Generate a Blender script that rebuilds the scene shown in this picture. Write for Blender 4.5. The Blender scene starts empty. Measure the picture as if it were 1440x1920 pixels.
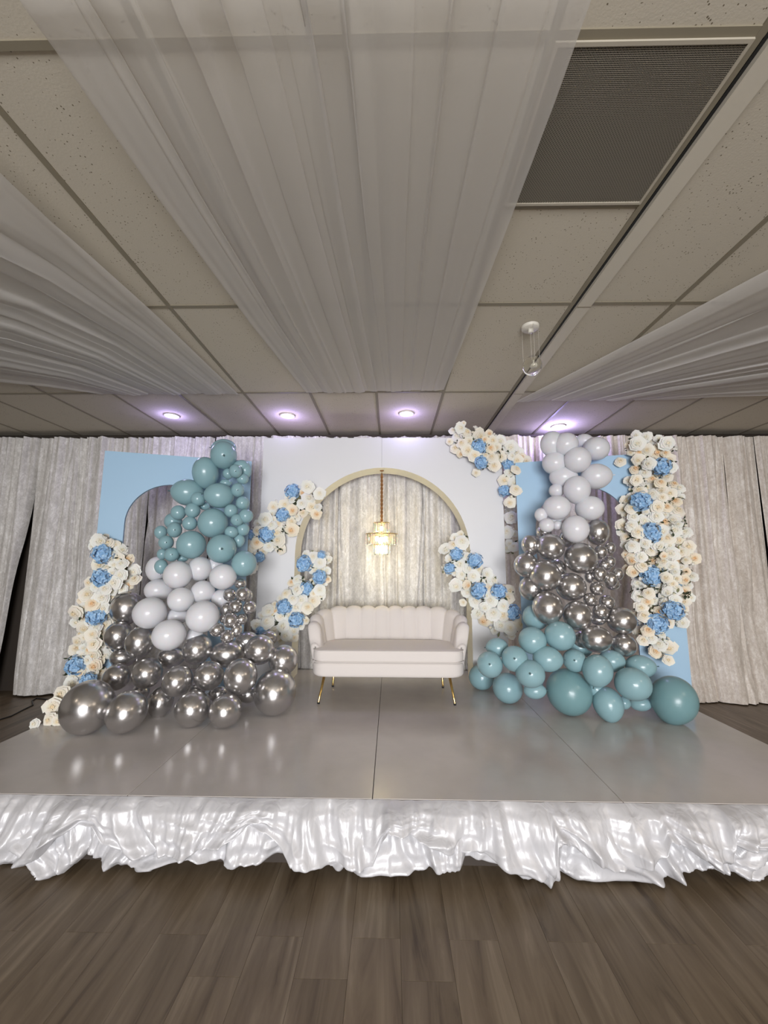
import bpy, math, random
from math import sin, cos, pi, radians, atan2, sqrt, exp
from mathutils import Vector, Matrix, noise
random.seed(7)
S = bpy.context.scene
COL = S.collection

# ------------------------------------------------------------------ camera
F = 740.0                       # focal length in pixels of the 1440 x 1920 frame
CAM = Vector((0, 0, 1.45))
YAW, PITCH, ROLL = radians(1.0), radians(7.5), radians(0.2)
fw = Vector((-sin(YAW)*cos(PITCH), cos(YAW)*cos(PITCH), sin(PITCH)))
r0 = Vector((cos(YAW), sin(YAW), 0)); u0 = r0.cross(fw)
rt = r0*cos(ROLL)+u0*sin(ROLL); up = u0*cos(ROLL)-r0*sin(ROLL)
cd = bpy.data.cameras.new('camera'); cam = bpy.data.objects.new('camera', cd); COL.objects.link(cam)
cd.sensor_fit = 'VERTICAL'; cd.sensor_height = 36; cd.sensor_width = 27; cd.lens = F/1920*36
cd.clip_start = 0.05
m = Matrix((rt, up, -fw)).transposed().to_4x4(); m.translation = CAM; cam.matrix_world = m
S.camera = cam
def ray(px, py): return fw + rt*((px-720)/F) - up*((py-960)/F)
def at_y(px, py, y): d = ray(px, py); return CAM + d*(y/d.y)
def at_z(px, py, z): d = ray(px, py); return CAM + d*((z-CAM.z)/d.z)
def proj(p):
    v = p-CAM; z = v.dot(fw); return 720+F*v.dot(rt)/z, 960-F*v.dot(up)/z

# ------------------------------------------------------------------ world, lights, exposure
w = bpy.data.worlds.new('world'); S.world = w; w.use_nodes = True
w.node_tree.nodes['Background'].inputs[0].default_value = (0.75, 0.72, 0.7, 1)
w.node_tree.nodes['Background'].inputs[1].default_value = 0.1
S.view_settings.view_transform = 'Standard'; S.view_settings.look = 'None'
S.view_settings.gamma = 1; S.view_settings.use_curve_mapping = False
S.view_settings.exposure = 0.0
def area(name, loc, target, sx, sy, power, color, spread=180):
    l = bpy.data.lights.new(name, 'AREA'); l.shape = 'RECTANGLE'; l.size = sx; l.size_y = sy
    l.energy = power; l.color = color; l.spread = radians(spread)
    o = bpy.data.objects.new(name, l); COL.objects.link(o); o.location = loc
    o.rotation_euler = (Vector(target)-Vector(loc)).to_track_quat('-Z', 'Y').to_euler(); return o
area('front_light', (0.1, -4.3, 1.35), (0, 4, 1.15), 3.0, 1.8, 255, (0.97, 0.975, 1.0), 130)
area('floor_uplight', (-0.2, 0.0, 0.06), (0, 4, 1.2), 0.6, 0.08, 1.3, (1.0, 0.97, 0.93), 130)
for lx, ly, le in ((-2.6, -1.6, 6), (-0.9, -2.4, 8), (2.4, -1.8, 20), (0.9, -3.6, 9), (-3.6, -0.2, 5), (3.6, -0.2, 24)):
    area('room_lamp', (lx, ly, 2.93), (lx, ly, 0), 0.3, 0.3, le, (1.0, 0.84, 0.66))
CEIL = 3.0; STZ = 0.32; WALLY = 4.66; CURY = 4.48

# ------------------------------------------------------------------ materials
def mat(name, col, rough=0.5, metal=0.0, **kw):
    mt = bpy.data.materials.new(name); mt.use_nodes = True
    b = mt.node_tree.nodes['Principled BSDF']
    b.inputs['Base Color'].default_value = (*col, 1); b.inputs['Roughness'].default_value = rough
    b.inputs['Metallic'].default_value = metal
    for k, v in kw.items():
        b.inputs[k.replace('_', ' ')].default_value = v
    return mt
def nd(mt, t, **kw):
    n = mt.node_tree.nodes.new(t)
    for k, v in kw.items(): setattr(n, k, v)
    return n
def lk(mt, a, b): mt.node_tree.links.new(a, b)
def bsdf(mt): return mt.node_tree.nodes['Principled BSDF']
def ramp(mt, fac, stops):
    r = nd(mt, 'ShaderNodeValToRGB'); e = r.color_ramp.elements
    e[0].position, e[0].color = stops[0][0], (*stops[0][1], 1); e[1].position, e[1].color = stops[-1][0], (*stops[-1][1], 1)
    for p, c in stops[1:-1]:
        x = e.new(p); x.color = (*c, 1)
    lk(mt, fac, r.inputs[0]); return r.outputs[0]
def noise_fac(mt, scale, stretch=(1, 1, 1), detail=4, rough=0.55, coord='Object', dist=0.0):
    tc = nd(mt, 'ShaderNodeTexCoord'); mp = nd(mt, 'ShaderNodeMapping'); mp.inputs['Scale'].default_value = stretch
    n = nd(mt, 'ShaderNodeTexNoise'); n.inputs['Scale'].default_value = scale; n.inputs['Detail'].default_value = detail
    n.inputs['Roughness'].default_value = rough; n.inputs['Distortion'].default_value = dist
    lk(mt, tc.outputs[coord], mp.inputs[0]); lk(mt, mp.outputs[0], n.inputs['Vector']); return n.outputs[0]
def bump(mt, fac, strength, dist=0.01):
    b = nd(mt, 'ShaderNodeBump'); b.inputs['Strength'].default_value = strength; b.inputs['Distance'].default_value = dist
    lk(mt, fac, b.inputs['Height']); lk(mt, b.outputs[0], bsdf(mt).inputs['Normal'])
def srgb(r, g, b):
    f = lambda c: (c/255/12.92 if c/255 <= .04045 else ((c/255+.055)/1.055)**2.4)
    return (f(r), f(g), f(b))

M_chrome = mat('chrome_latex', (0.56, 0.545, 0.54), 0.25, 0.92)
M_white_bal = mat('white_latex', (0.68, 0.68, 0.71), 0.27, Specular_IOR_Level=0.4, Subsurface_Weight=0.15, Subsurface_Scale=0.05)
M_teal = mat('teal_latex', srgb(136, 170, 177), 0.24, Specular_IOR_Level=0.5)
M_knot = mat('dark_knot', srgb(70, 100, 105), 0.5)
M_bluepanel = mat('powder_blue_board', srgb(160, 194, 220), 0.5)
M_whitepanel = mat('white_board', (0.72, 0.72, 0.73), 0.42)
M_warmedge = mat('warm_lit_board_edge', srgb(248, 243, 224), 0.55)  # white arch's edges tinted cream: warm chandelier glow put into the colour
M_gold = mat('polished_gold', (0.83, 0.58, 0.22), 0.2, 1.0)
M_black = mat('black_rubber', (0.01, 0.01, 0.01), 0.5)
M_darkgap = mat('dark_board', srgb(60, 52, 45), 0.8)
M_wall = mat('wall_paint', srgb(196, 190, 180), 0.85)
M_trimwhite = mat('painted_metal', srgb(205, 200, 188), 0.5)
M_tbar = mat('grid_bar', srgb(128, 120, 102), 0.6)
M_leaf = mat('leaf_green', (0.035, 0.05, 0.022), 0.6)
M_sage = mat('sage_leaf', srgb(130, 132, 96), 0.6)
M_moss = mat('foam_moss', srgb(112, 110, 84), 0.9)
M_stem = mat('stem', srgb(70, 75, 40), 0.7)

def rosemat(name, outer, inner):
    mt = mat(name, outer, 0.65, Subsurface_Weight=0.1, Subsurface_Scale=0.01)
    tc = nd(mt, 'ShaderNodeTexCoord'); sp = nd(mt, 'ShaderNodeSeparateXYZ'); lk(mt, tc.outputs['Object'], sp.inputs[0])
    cmb = nd(mt, 'ShaderNodeCombineXYZ'); lk(mt, sp.outputs[0], cmb.inputs[0]); lk(mt, sp.outputs[1], cmb.inputs[1])
    ln = nd(mt, 'ShaderNodeVectorMath', operation='LENGTH'); lk(mt, cmb.outputs[0], ln.inputs[0])
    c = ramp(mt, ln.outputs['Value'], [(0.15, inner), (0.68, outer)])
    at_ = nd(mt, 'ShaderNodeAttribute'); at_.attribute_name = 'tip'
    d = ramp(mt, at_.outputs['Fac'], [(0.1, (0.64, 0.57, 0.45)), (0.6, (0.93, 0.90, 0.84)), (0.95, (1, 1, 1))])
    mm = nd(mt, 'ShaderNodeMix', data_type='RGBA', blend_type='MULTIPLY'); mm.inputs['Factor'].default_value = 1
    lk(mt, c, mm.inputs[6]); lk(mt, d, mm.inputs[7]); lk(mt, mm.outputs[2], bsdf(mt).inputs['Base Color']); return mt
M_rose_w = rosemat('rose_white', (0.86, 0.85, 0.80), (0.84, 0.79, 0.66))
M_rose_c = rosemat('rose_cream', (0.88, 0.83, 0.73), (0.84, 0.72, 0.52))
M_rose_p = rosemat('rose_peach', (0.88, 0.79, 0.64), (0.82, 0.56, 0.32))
M_blos = mat('blossom_white', (0.78, 0.76, 0.70), 0.7)
M_hyd = mat('hydrangea_blue', srgb(120, 172, 222), 0.65)
f_ = noise_fac(M_hyd, 3.0); lk(M_hyd, ramp(M_hyd, f_, [(0.3, srgb(100, 156, 208)), (0.7, srgb(190, 220, 245))]), bsdf(M_hyd).inputs['Base Color'])

# crushed velvet
def velvet(name, c1, c2, c3):
    mt = mat(name, c2, 0.5, Sheen_Weight=0.35, Sheen_Roughness=0.35)
    f1 = noise_fac(mt, 7.0, (2.4, 1, 0.8), 5, 0.7, dist=0.4)
    f2 = noise_fac(mt, 34.0, (1.4, 1, 0.8), 3, 0.7, dist=1.0)
    mx = nd(mt, 'ShaderNodeMath', operation='MULTIPLY_ADD'); lk(mt, f2, mx.inputs[0]); mx.inputs[1].default_value = 0.5
    m2 = nd(mt, 'ShaderNodeMath', operation='MULTIPLY'); lk(mt, f1, m2.inputs[0]); m2.inputs[1].default_value = 0.5
    lk(mt, m2.outputs[0], mx.inputs[2])
    lk(mt, ramp(mt, mx.outputs[0], [(0.34, c1), (0.5, c2), (0.64, c3)]), bsdf(mt).inputs['Base Color'])
    rr = ramp(mt, mx.outputs[0], [(0.4, (0.62,)*3), (0.6, (0.36,)*3)]); lk(mt, rr, bsdf(mt).inputs['Roughness'])
    bump(mt, mx.outputs[0], 0.18, 0.02); return mt
M_vel_s = velvet('crushed_velvet_silver', srgb(188, 184, 179), srgb(212, 208, 203), srgb(242, 239, 236))
M_vel_c = velvet('crushed_velvet_champagne', srgb(202, 190, 178), srgb(224, 214, 203), srgb(247, 241, 233))
M_velsofa = mat('ivory_velvet', srgb(214, 207, 202), 0.8, Sheen_Weight=0.15, Sheen_Roughness=0.4)
bump(M_velsofa, noise_fac(M_velsofa, 60, detail=3), 0.08, 0.005)
M_satin = mat('white_satin', (0.54, 0.535, 0.55), 0.40, 0.1, Specular_IOR_Level=0.6)
M_satin.node_tree.nodes['Principled BSDF'].inputs['Anisotropic'].default_value = 0.4
bump(M_satin, noise_fac(M_satin, 14, (1, 1, 0.45), 2, 0.5, dist=1.2), 0.22, 0.03)

# sheer
def sheer():
    mt = bpy.data.materials.new('sheer_voile'); mt.use_nodes = True; nt = mt.node_tree; nt.nodes.clear()
    out = nt.nodes.new('ShaderNodeOutputMaterial'); mx = nt.nodes.new('ShaderNodeMixShader'); tr = nt.nodes.new('ShaderNodeBsdfTransparent')
    d = nt.nodes.new('ShaderNodeBsdfDiffuse'); t = nt.nodes.new('ShaderNodeBsdfTranslucent'); m2 = nt.nodes.new('ShaderNodeMixShader')
    lw = nt.nodes.new('ShaderNodeLayerWeight'); lw.inputs[0].default_value = 0.25
    mr = nt.nodes.new('ShaderNodeMapRange'); mr.inputs[3].default_value = 0.62; mr.inputs[4].default_value = 0.98
    for n in (d, t): n.inputs[0].default_value = (0.76, 0.735, 0.70, 1)
    m2.inputs[0].default_value = 0.35
    nt.links.new(d.outputs[0], m2.inputs[1]); nt.links.new(t.outputs[0], m2.inputs[2])
    nt.links.new(tr.outputs[0], mx.inputs[1]); nt.links.new(m2.outputs[0], mx.inputs[2])
    nt.links.new(lw.outputs['Facing'], mr.inputs[0]); nt.links.new(mr.outputs[0], mx.inputs[0])
    nt.links.new(mx.outputs[0], out.inputs[0]); return mt
M_sheer = sheer()

# ceiling tile: off white mineral fibre with pinholes
M_tile = mat('mineral_tile', srgb(186, 178, 162), 0.9)
vt = nd(M_tile, 'ShaderNodeTexVoronoi'); vt.inputs['Scale'].default_value = 62; vt.inputs['Randomness'].default_value = 1.0
tc = nd(M_tile, 'ShaderNodeTexCoord'); lk(M_tile, tc.outputs['Object'], vt.inputs['Vector'])
nf = noise_fac(M_tile, 9, detail=2)
sub = nd(M_tile, 'ShaderNodeMath', operation='MULTIPLY'); lk(M_tile, nf, sub.inputs[0]); sub.inputs[1].default_value = 0.36
cmpn = nd(M_tile, 'ShaderNodeMath', operation='LESS_THAN'); lk(M_tile, vt.outputs['Distance'], cmpn.inputs[0])
sb2 = nd(M_tile, 'ShaderNodeMath', operation='SUBTRACT'); lk(M_tile, sub.outputs[0], sb2.inputs[0]); sb2.inputs[1].default_value = 0.05
lk(M_tile, sb2.outputs[0], cmpn.inputs[1])
lk(M_tile, ramp(M_tile, cmpn.outputs[0], [(0.3, srgb(186, 178, 162)), (0.9, srgb(108, 98, 80))]), bsdf(M_tile).inputs['Base Color'])
bump(M_tile, noise_fac(M_tile, 120, detail=3), 0.15, 0.004)

# floor plank
M_plank = mat('vinyl_plank', srgb(120, 104, 88), 0.42)
tc = nd(M_plank, 'ShaderNodeTexCoord'); oi = nd(M_plank, 'ShaderNodeObjectInfo')
mp = nd(M_plank, 'ShaderNodeMapping'); mp.inputs['Scale'].default_value = (9, 0.9, 1)
va = nd(M_plank, 'ShaderNodeVectorMath', operation='ADD'); sc = nd(M_plank, 'ShaderNodeVectorMath', operation='SCALE'); sc.inputs['Scale'].default_value = 37
cx = nd(M_plank, 'ShaderNodeCombineXYZ')
for i in range(3): lk(M_plank, oi.outputs['Random'], cx.inputs[i])
lk(M_plank, cx.outputs[0], sc.inputs[0]); lk(M_plank, tc.outputs['Object'], mp.inputs[0]); lk(M_plank, mp.outputs[0], va.inputs[0]); lk(M_plank, sc.outputs[0], va.inputs[1])
n1 = nd(M_plank, 'ShaderNodeTexNoise'); n1.inputs['Scale'].default_value = 1.6; n1.inputs['Detail'].default_value = 6; n1.inputs['Roughness'].default_value = 0.6; n1.inputs['Distortion'].default_value = 0.8
lk(M_plank, va.outputs[0], n1.inputs['Vector'])
cr = ramp(M_plank, n1.outputs[0], [(0.28, srgb(66, 53, 39)), (0.41, srgb(98, 84, 66)), (0.56, srgb(112, 98, 80)), (0.72, srgb(134, 121, 102))])
hs = nd(M_plank, 'ShaderNodeHueSaturation'); mr = nd(M_plank, 'ShaderNodeMapRange'); mr.inputs[3].default_value = 0.93; mr.inputs[4].default_value = 1.06
lk(M_plank, oi.outputs['Random'], mr.inputs[0]); lk(M_plank, mr.outputs[0], hs.inputs['Value']); lk(M_plank, cr, hs.inputs['Color'])
lk(M_plank, hs.outputs[0], bsdf(M_plank).inputs['Base Color']); bump(M_plank, n1.outputs[0], 0.06, 0.003)

M_stage = mat('glossy_grey_stage_paint', srgb(178, 172, 168), 0.2, Specular_IOR_Level=0.6)
fs = noise_fac(M_stage, 2.2, detail=5); lk(M_stage, ramp(M_stage, fs, [(0.3, srgb(186, 180, 176)), (0.7, srgb(200, 194, 190))]), bsdf(M_stage).inputs['Base Color'])
lk(M_stage, ramp(M_stage, fs, [(0.3, (0.14,)*3), (0.75, (0.26,)*3)]), bsdf(M_stage).inputs['Roughness'])
bump(M_stage, noise_fac(M_stage, 5, detail=2), 0.03, 0.01)
M_glass = mat('crystal_glass', (1, 0.97, 0.88), 0.06, Transmission_Weight=0.85, IOR=1.45, Specular_IOR_Level=0.8, Subsurface_Weight=0.3, Subsurface_Scale=0.02)
def emis(name, col, st):
    mt = mat(name, col, 0.5); b = bsdf(mt); b.inputs['Emission Color'].default_value = (*col, 1); b.inputs['Emission Strength'].default_value = st; return mt
M_bulb = emis('warm_bulb', (1.0, 0.86, 0.50), 30)
M_led = emis('cool_led', (0.86, 0.84, 1.0), 14)
M_rope = mat('bronze_chain', (0.35, 0.17, 0.06), 0.4, 0.6)
M_mesh = mat('grille_metal', srgb(150, 142, 128), 0.5, 0.2)

# ------------------------------------------------------------------ mesh helpers
def me(name, vs, fs, mt, smooth=True):
    d = bpy.data.meshes.new(name); d.from_pydata([tuple(v) for v in vs], [], fs); d.update()
    for m_ in (mt if isinstance(mt, (list, tuple)) else [mt]): d.materials.append(m_)
    if smooth: d.polygons.foreach_set('use_smooth', [True]*len(d.polygons))
    return d
def ob(name, data, parent=None, loc=None, mw=None, label=None, kind=None):
    o = bpy.data.objects.new(name, data); COL.objects.link(o)
    if mw is not None: o.matrix_basis = mw
    elif loc is not None: o.location = loc
    if parent is not None:
        o.parent = parent
        o.location = Vector(o.location)-OFF.get(parent.name, Vector((0, 0, 0)))
    if label: o['label'] = label
    if kind: o['kind'] = kind
    return o
OFF = {}
def thing(name, label, cat, loc=(0, 0, 0), group=None):
    o = bpy.data.objects.new(name, None); COL.objects.link(o); o.location = loc; o.empty_display_size = 0.1
    OFF[o.name] = Vector(loc); o['label'] = label; o['category'] = cat
    if group: o['group'] = group
    return o
def tag(o, label, cat, group=None):
    o['label'] = label; o['category'] = cat
    if group: o['group'] = group
    return o
class MB:
    def __init__(s): s.v = []; s.f = []
    def add(s, vs, fs):
        n = len(s.v); s.v += [Vector(v) for v in vs]; s.f += [tuple(i+n for i in f) for f in fs]
    def box(s, a, b, M=None):
        (x0, y0, z0), (x1, y1, z1) = a, b
        vs = [Vector(p) for p in ((x0,y0,z0),(x1,y0,z0),(x1,y1,z0),(x0,y1,z0),(x0,y0,z1),(x1,y0,z1),(x1,y1,z1),(x0,y1,z1))]
        if M: vs = [M @ v for v in vs]
        s.add(vs, [(0,3,2,1),(4,5,6,7),(0,1,5,4),(1,2,6,5),(2,3,7,6),(3,0,4,7)])
    def tube(s, pts, rad, n=8, cap=True):
        pts = [Vector(p) for p in pts]; rad = rad if isinstance(rad, (list, tuple)) else [rad]*len(pts)
        base = len(s.v); a = None
        for i, p in enumerate(pts):
            t = (pts[min(i+1, len(pts)-1)]-pts[max(i-1, 0)]).normalized()
            if a is None: a = t.orthogonal().normalized()
            a = (a-t*a.dot(t)).normalized(); b = t.cross(a)
            s.v += [p+(a*cos(2*pi*k/n)+b*sin(2*pi*k/n))*rad[i] for k in range(n)]
        for i in range(len(pts)-1):
            for k in range(n):
                s.f.append((base+i*n+k, base+i*n+(k+1) % n, base+(i+1)*n+(k+1) % n, base+(i+1)*n+k))
        if cap:
            s.f.append(tuple(base+k for k in reversed(range(n)))); e = base+(len(pts)-1)*n; s.f.append(tuple(e+k for k in range(n)))
    def lathe(s, prof, n=24, c=(0, 0, 0)):
        base = len(s.v); c = Vector(c)
        for r, z in prof: s.v += [c+Vector((r*cos(2*pi*k/n), r*sin(2*pi*k/n), z)) for k in range(n)]
        for i in range(len(prof)-1):
            for k in range(n): s.f.append((base+i*n+k, base+i*n+(k+1) % n, base+(i+1)*n+(k+1) % n, base+(i+1)*n+k))
    def grid(s, rows, close=False):
        base = len(s.v); n = len(rows[0])
        for r in rows: s.v += [Vector(p) for p in r]
        for i in range(len(rows)-1):
            for k in range(n if close else n-1):
                s.f.append((base+i*n+k, base+i*n+(k+1) % n, base+(i+1)*n+(k+1) % n, base+(i+1)*n+k))
    def m(s, name, mt, smooth=True): return me(name, s.v, s.f, mt, smooth)
def boxmesh(name, a, b, mt, bev=0.0):
    q = MB()
    if not bev: q.box(a, b); return q.m(name, mt, False)
    (x0, y0, z0), (x1, y1, z1) = a, b; e = bev     # cheap bevel: chamfered top/bottom
    def ring(i, z): return [(x0+i, y0+i, z), (x1-i, y0+i, z), (x1-i, y1-i, z), (x0+i, y1-i, z)]
    q.grid([ring(e, z0), ring(0, z0+e), ring(0, z1-e), ring(e, z1)], True)
    q.f += [(3, 2, 1, 0), (12, 13, 14, 15)]
    return q.m(name, mt, False)

# ------------------------------------------------------------------ room shell
fl = ob('floor', boxmesh('floor', (-6, -5.5, -0.1), (6, 5.2, -0.006), M_darkgap)); fl['kind'] = 'structure'
for nm, a, b in (('wall_left', (-6.1, -5.5, 0), (-6, 5.2, 3.1)), ('wall_right', (6, -5.5, 0), (6.1, 5.2, 3.1)),
                 ('wall_front', (-6, -5.6, 0), (6, -5.5, 3.1)), ('wall_back', (-6, WALLY, 0), (6, WALLY+.1, 3.1))):
    o = ob(nm, boxmesh(nm, a, b, M_darkgap if nm == 'wall_back' else M_wall)); o['kind'] = 'structure'
# planks
PW = 0.19; x_c = at_z(705, 1760, 0).x
STX0, STX1, STY0, STY1 = -2.47, 2.40, 2.08, 4.42
pm = {}
ks = range(-23, 24)
rp = random.Random(3)
for k in ks:
    xa = x_c+(k-.5)*PW
    j0 = (1.747 if k % 2 == 0 else 1.99+rp.choice([0, .3, .6, -.4])) - 1.22*2
    for i in range(6):
        y0 = j0+i*1.22; y1 = min(y0+1.22, WALLY)
        if y1 <= 0.2 or y0 >= WALLY-0.02: continue
        xm = xa+PW/2
        if STX0+0.15 < xm < STX1-0.15 and y0 > STY0+0.2: continue
        key = round(y1-y0, 3)
        if key not in pm: pm[key] = boxmesh('plank', (0, 0, -0.008), (PW-0.0006, key-0.0008, 0), M_plank, 0.0005)
        ob('plank', pm[key], fl, (xa, y0, 0))
rb = ob('plank_field', boxmesh('plank_field', (-6, -5.5, -0.006), (6, 0.2, -0.001), M_plank), fl)
for a, b in (((-6, .2, -.006), (x_c-23.5*PW, 4.66, -.001)), ((x_c+23.5*PW, .2, -.006), (6, 4.66, -.001))):
    ob('plank_field', boxmesh('plank_field', a, b, M_plank), fl)

# ceiling
ce = ob('ceiling', boxmesh('ceiling', (-6, -5.5, CEIL+0.03), (6, 5.2, CEIL+0.1), M_darkgap)); ce['kind'] = 'structure'
TW = 0.61; gx0 = at_z(706, 737, CEIL).x
rows = [-0.24, 0.98, 2.20, 3.42, WALLY]
GX = [gx0+TW*i for i in range(-8, 9)]
vent_k = 1      # column index holding the grille: between line +1 and +2
tm = {}
for r in range(4):
    for i in range(-8, 8):
        xa, xb, ya, yb = gx0+TW*i, gx0+TW*(i+1), rows[r], rows[r+1]
        if r == 1 and i == vent_k: ya = 1.555
        key = round(yb-ya, 3)
        if key not in tm: tm[key] = boxmesh('ceiling_tile', (0.008, 0.008, 0), (TW-0.008, key-0.008, 0.015), M_tile, 0.002)
        ob('ceiling_tile', tm[key], ce, (xa, ya, CEIL+0.002+rp.uniform(0, .003)))
bm_ = boxmesh('grid_bar', (-0.011, 0, -0.001), (0.011, 1.2, 0.02), M_tbar)
for i in range(-8, 9):
    q = MB(); q.box((-0.012, rows[0], -0.002), (0.012, WALLY, 0.02)); ob('grid_bar', q.m('grid_bar', M_tbar, False), ce, (gx0+TW*i, 0, CEIL))
for y in rows[:-1]:
    q = MB(); q.box((gx0-8*TW, -0.012, -0.001), (gx0+8*TW, 0.012, 0.02)); ob('grid_bar', q.m('grid_bar', M_tbar, False), ce, (0, y, CEIL))
q = MB(); q.box((gx0+TW, 1.535, -0.001), (gx0+2*TW, 1.555, 0.02)); ob('grid_bar', q.m('grid_bar', M_tbar, False), ce, (0, 0, CEIL))
# rest of the ceiling, behind the camera
ob('ceiling_tile_field', boxmesh('ceiling_tile_field', (-6, -5.5, 0), (6, rows[0], 0.02), M_tile), ce, (0, 0, CEIL))
for a, b in (((-6, rows[0], 0), (gx0-8*TW, WALLY, 0.02)), ((gx0+8*TW, rows[0], 0), (6, WALLY, 0.02))):
    ob('ceiling_tile_field', boxmesh('ceiling_tile_field', a, b, M_tile), ce, (0, 0, CEIL))
# divider track right of the grille
xt = gx0+2*TW
q = MB(); q.box((0.014, rows[0], -0.004), (0.026, WALLY, 0.0)); ob('track_slot', q.m('track_slot', M_black, False), ce, (xt, 0, CEIL), label='dark open slot of the divider track')
q = MB(); q.box((0.026, rows[0], -0.022), (0.105, WALLY, 0.0)); ob('track_strip', q.m('track_strip', mat('track_paint', srgb(194, 187, 172), .6), False), ce, (xt, 0, CEIL), label='off white strip of the divider track')
for y in (2.20, 3.42, 0.98):
    q = MB(); q.box((0.026, y-.003, -0.0235), (0.105, y+.003, -.022)); ob('track_joint', q.m('track_joint', M_tbar, False), ce, (xt, 0, CEIL))
o = ob('trim_1', boxmesh('trim_1', (-6, WALLY-.04, CEIL-.03), (6, WALLY, CEIL), M_tbar)); o['kind'] = 'structure'

# ceiling grille
gv = thing('air_return_grille', 'perforated metal return air grille in the ceiling beside the sheer drape', 'grille', (gx0+1.5*TW, 1.27, CEIL))
X0, X1, Y0, Y1 = gx0+TW+.012, gx0+2*TW-.012, 0.992, 1.535
q = MB()
for a, b in (((X0, Y0, -.008), (X1, Y0+.011, .0)), ((X0, Y1-.011, -.008), (X1, Y1, .0)), ((X0, Y0+.011, -.008), (X0+.011, Y1-.011, .0)), ((X1-.011, Y0+.011, -.008), (X1, Y1-.011, .0))):
    q.box(a, b)
q2 = q; ob('frame', me('frame', [v-Vector((gx0+1.5*TW, 1.27, 0)) for v in q.v], q.f, mat('grille_frame', srgb(172, 164, 148), .5), False), gv, (gx0+1.5*TW, 1.27, CEIL), label='off white grille frame')
q = MB(); hx, hy = (X1-X0)/2-.01, (Y1-Y0)/2-.01; w2 = .0019; pitch = .0088
for sgn in (1, -1):
    c = -(hx+hy)
    while c < hx+hy:     # strips y = sgn*x + c clipped to the rectangle
        xs = sorted([max(-hx, min(hx, (-hy-c)*sgn)), max(-hx, min(hx, (hy-c)*sgn))])
        if xs[1]-xs[0] > 1e-3:
            a = Vector((xs[0], sgn*xs[0]+c, 0)); b = Vector((xs[1], sgn*xs[1]+c, 0)); n_ = Vector((-sgn, 1, 0)).normalized()*w2
            q.add([a-n_, b-n_, b+n_, a+n_], [(0, 1, 2, 3)])
        c += pitch*1.2
ob('perforated_sheet', q.m('perforated_sheet', M_mesh, False), gv, ((X0+X1)/2, (Y0+Y1)/2, CEIL-.004), kind='stuff')
ob('backing', boxmesh('backing', (-hx, -hy, 0), (hx, hy, .003), mat('duct_dark', srgb(74, 68, 56), .8)), gv, ((X0+X1)/2, (Y0+Y1)/2, CEIL+.006))
# hide tile under grille cell is cut (ya = 1.555), only the sheet spans it

# ------------------------------------------------------------------ ceiling downlights
DL = [(322, 780, 'leftmost'), (539, 780, 'second from the left'), (762, 776, 'third from the left, above the white arch'), (1047, 800, 'rightmost, above the white balloons')]
ring = MB(); ring.lathe([(.062, 0), (.078, -.001), (.08, -.006), (.07, -.009), (.06, -.008), (.056, -.002)], 32); ringm = ring.m('trim_ring', M_trimwhite)
disc = MB(); disc.lathe([(.0005, -.0045), (.03, -.0045), (.058, -.0035)], 32); discm = disc.m('lens', M_led)
for px, py, wh in DL:
    p = at_z(px, py, CEIL-.004)
    t = thing('recessed_downlight', f'round glowing violet-white recessed ceiling downlight, {wh}', 'downlight', (p.x, p.y, CEIL), 'recessed downlights')
    ob('trim_ring', ringm, t, (p.x, p.y, CEIL)); ob('lens', discm, t, (p.x, p.y, CEIL), label='glowing lens')
    l = bpy.data.lights.new('downlight', 'POINT'); l.energy = 11 if px == 1047 else 3.8; l.color = (.5, .43, 1.0); l.shadow_soft_size = .05
    lo = bpy.data.objects.new('downlight', l); COL.objects.link(lo); lo.location = (p.x, p.y, CEIL-.085)

# pendant with glass globe
pc = at_z(994, 612, CEIL)
t = thing('globe_pendant', 'small clear glass globe hanging from a round white ceiling canopy', 'pendant', (pc.x, pc.y, CEIL))
q = MB(); q.lathe([(.001, -.02), (.05, -.02), (.056, -.014), (.057, 0)], 28); q.box((-.014, -.014, -.045), (.014, .014, -.02)); ob('canopy', q.m('canopy', M_trimwhite), t, pc)
gd = at_y(998, 686, pc.y)
q = MB(); R_ = .062
q.lathe([(R_*sin(a), R_*cos(a)) for a in [pi*i/16+.0001 for i in range(17)]], 28); gl = ob('globe', q.m('globe', mat('smoky_glass', (.95, .95, .9), .03, Transmission_Weight=1.0, IOR=1.12)), t, (pc.x, pc.y, gd.z))
q = MB(); q.lathe([(.0005, -.012), (.024, -.01), (.027, 0), (.024, .012), (.008, .02), (.008, .045)], 20); ob('lamp_holder', q.m('lamp_holder', M_trimwhite), t, (pc.x+.012, pc.y, gd.z))
q = MB()
for dx, dy in ((-.055, 0), (.055, .01), (0, -.055)): q.tube([(dx, dy, CEIL-pc.z-.01), (dx, dy, gd.z-pc.z)], .0011, 5)
q.tube([(0, 0, -.04), (0, 0, gd.z+.05-pc.z)], .0015, 5)
ob('suspension_wire', q.m('suspension_wire', mat('clear_wire', srgb(190, 184, 172), .3)), t, pc)

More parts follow.
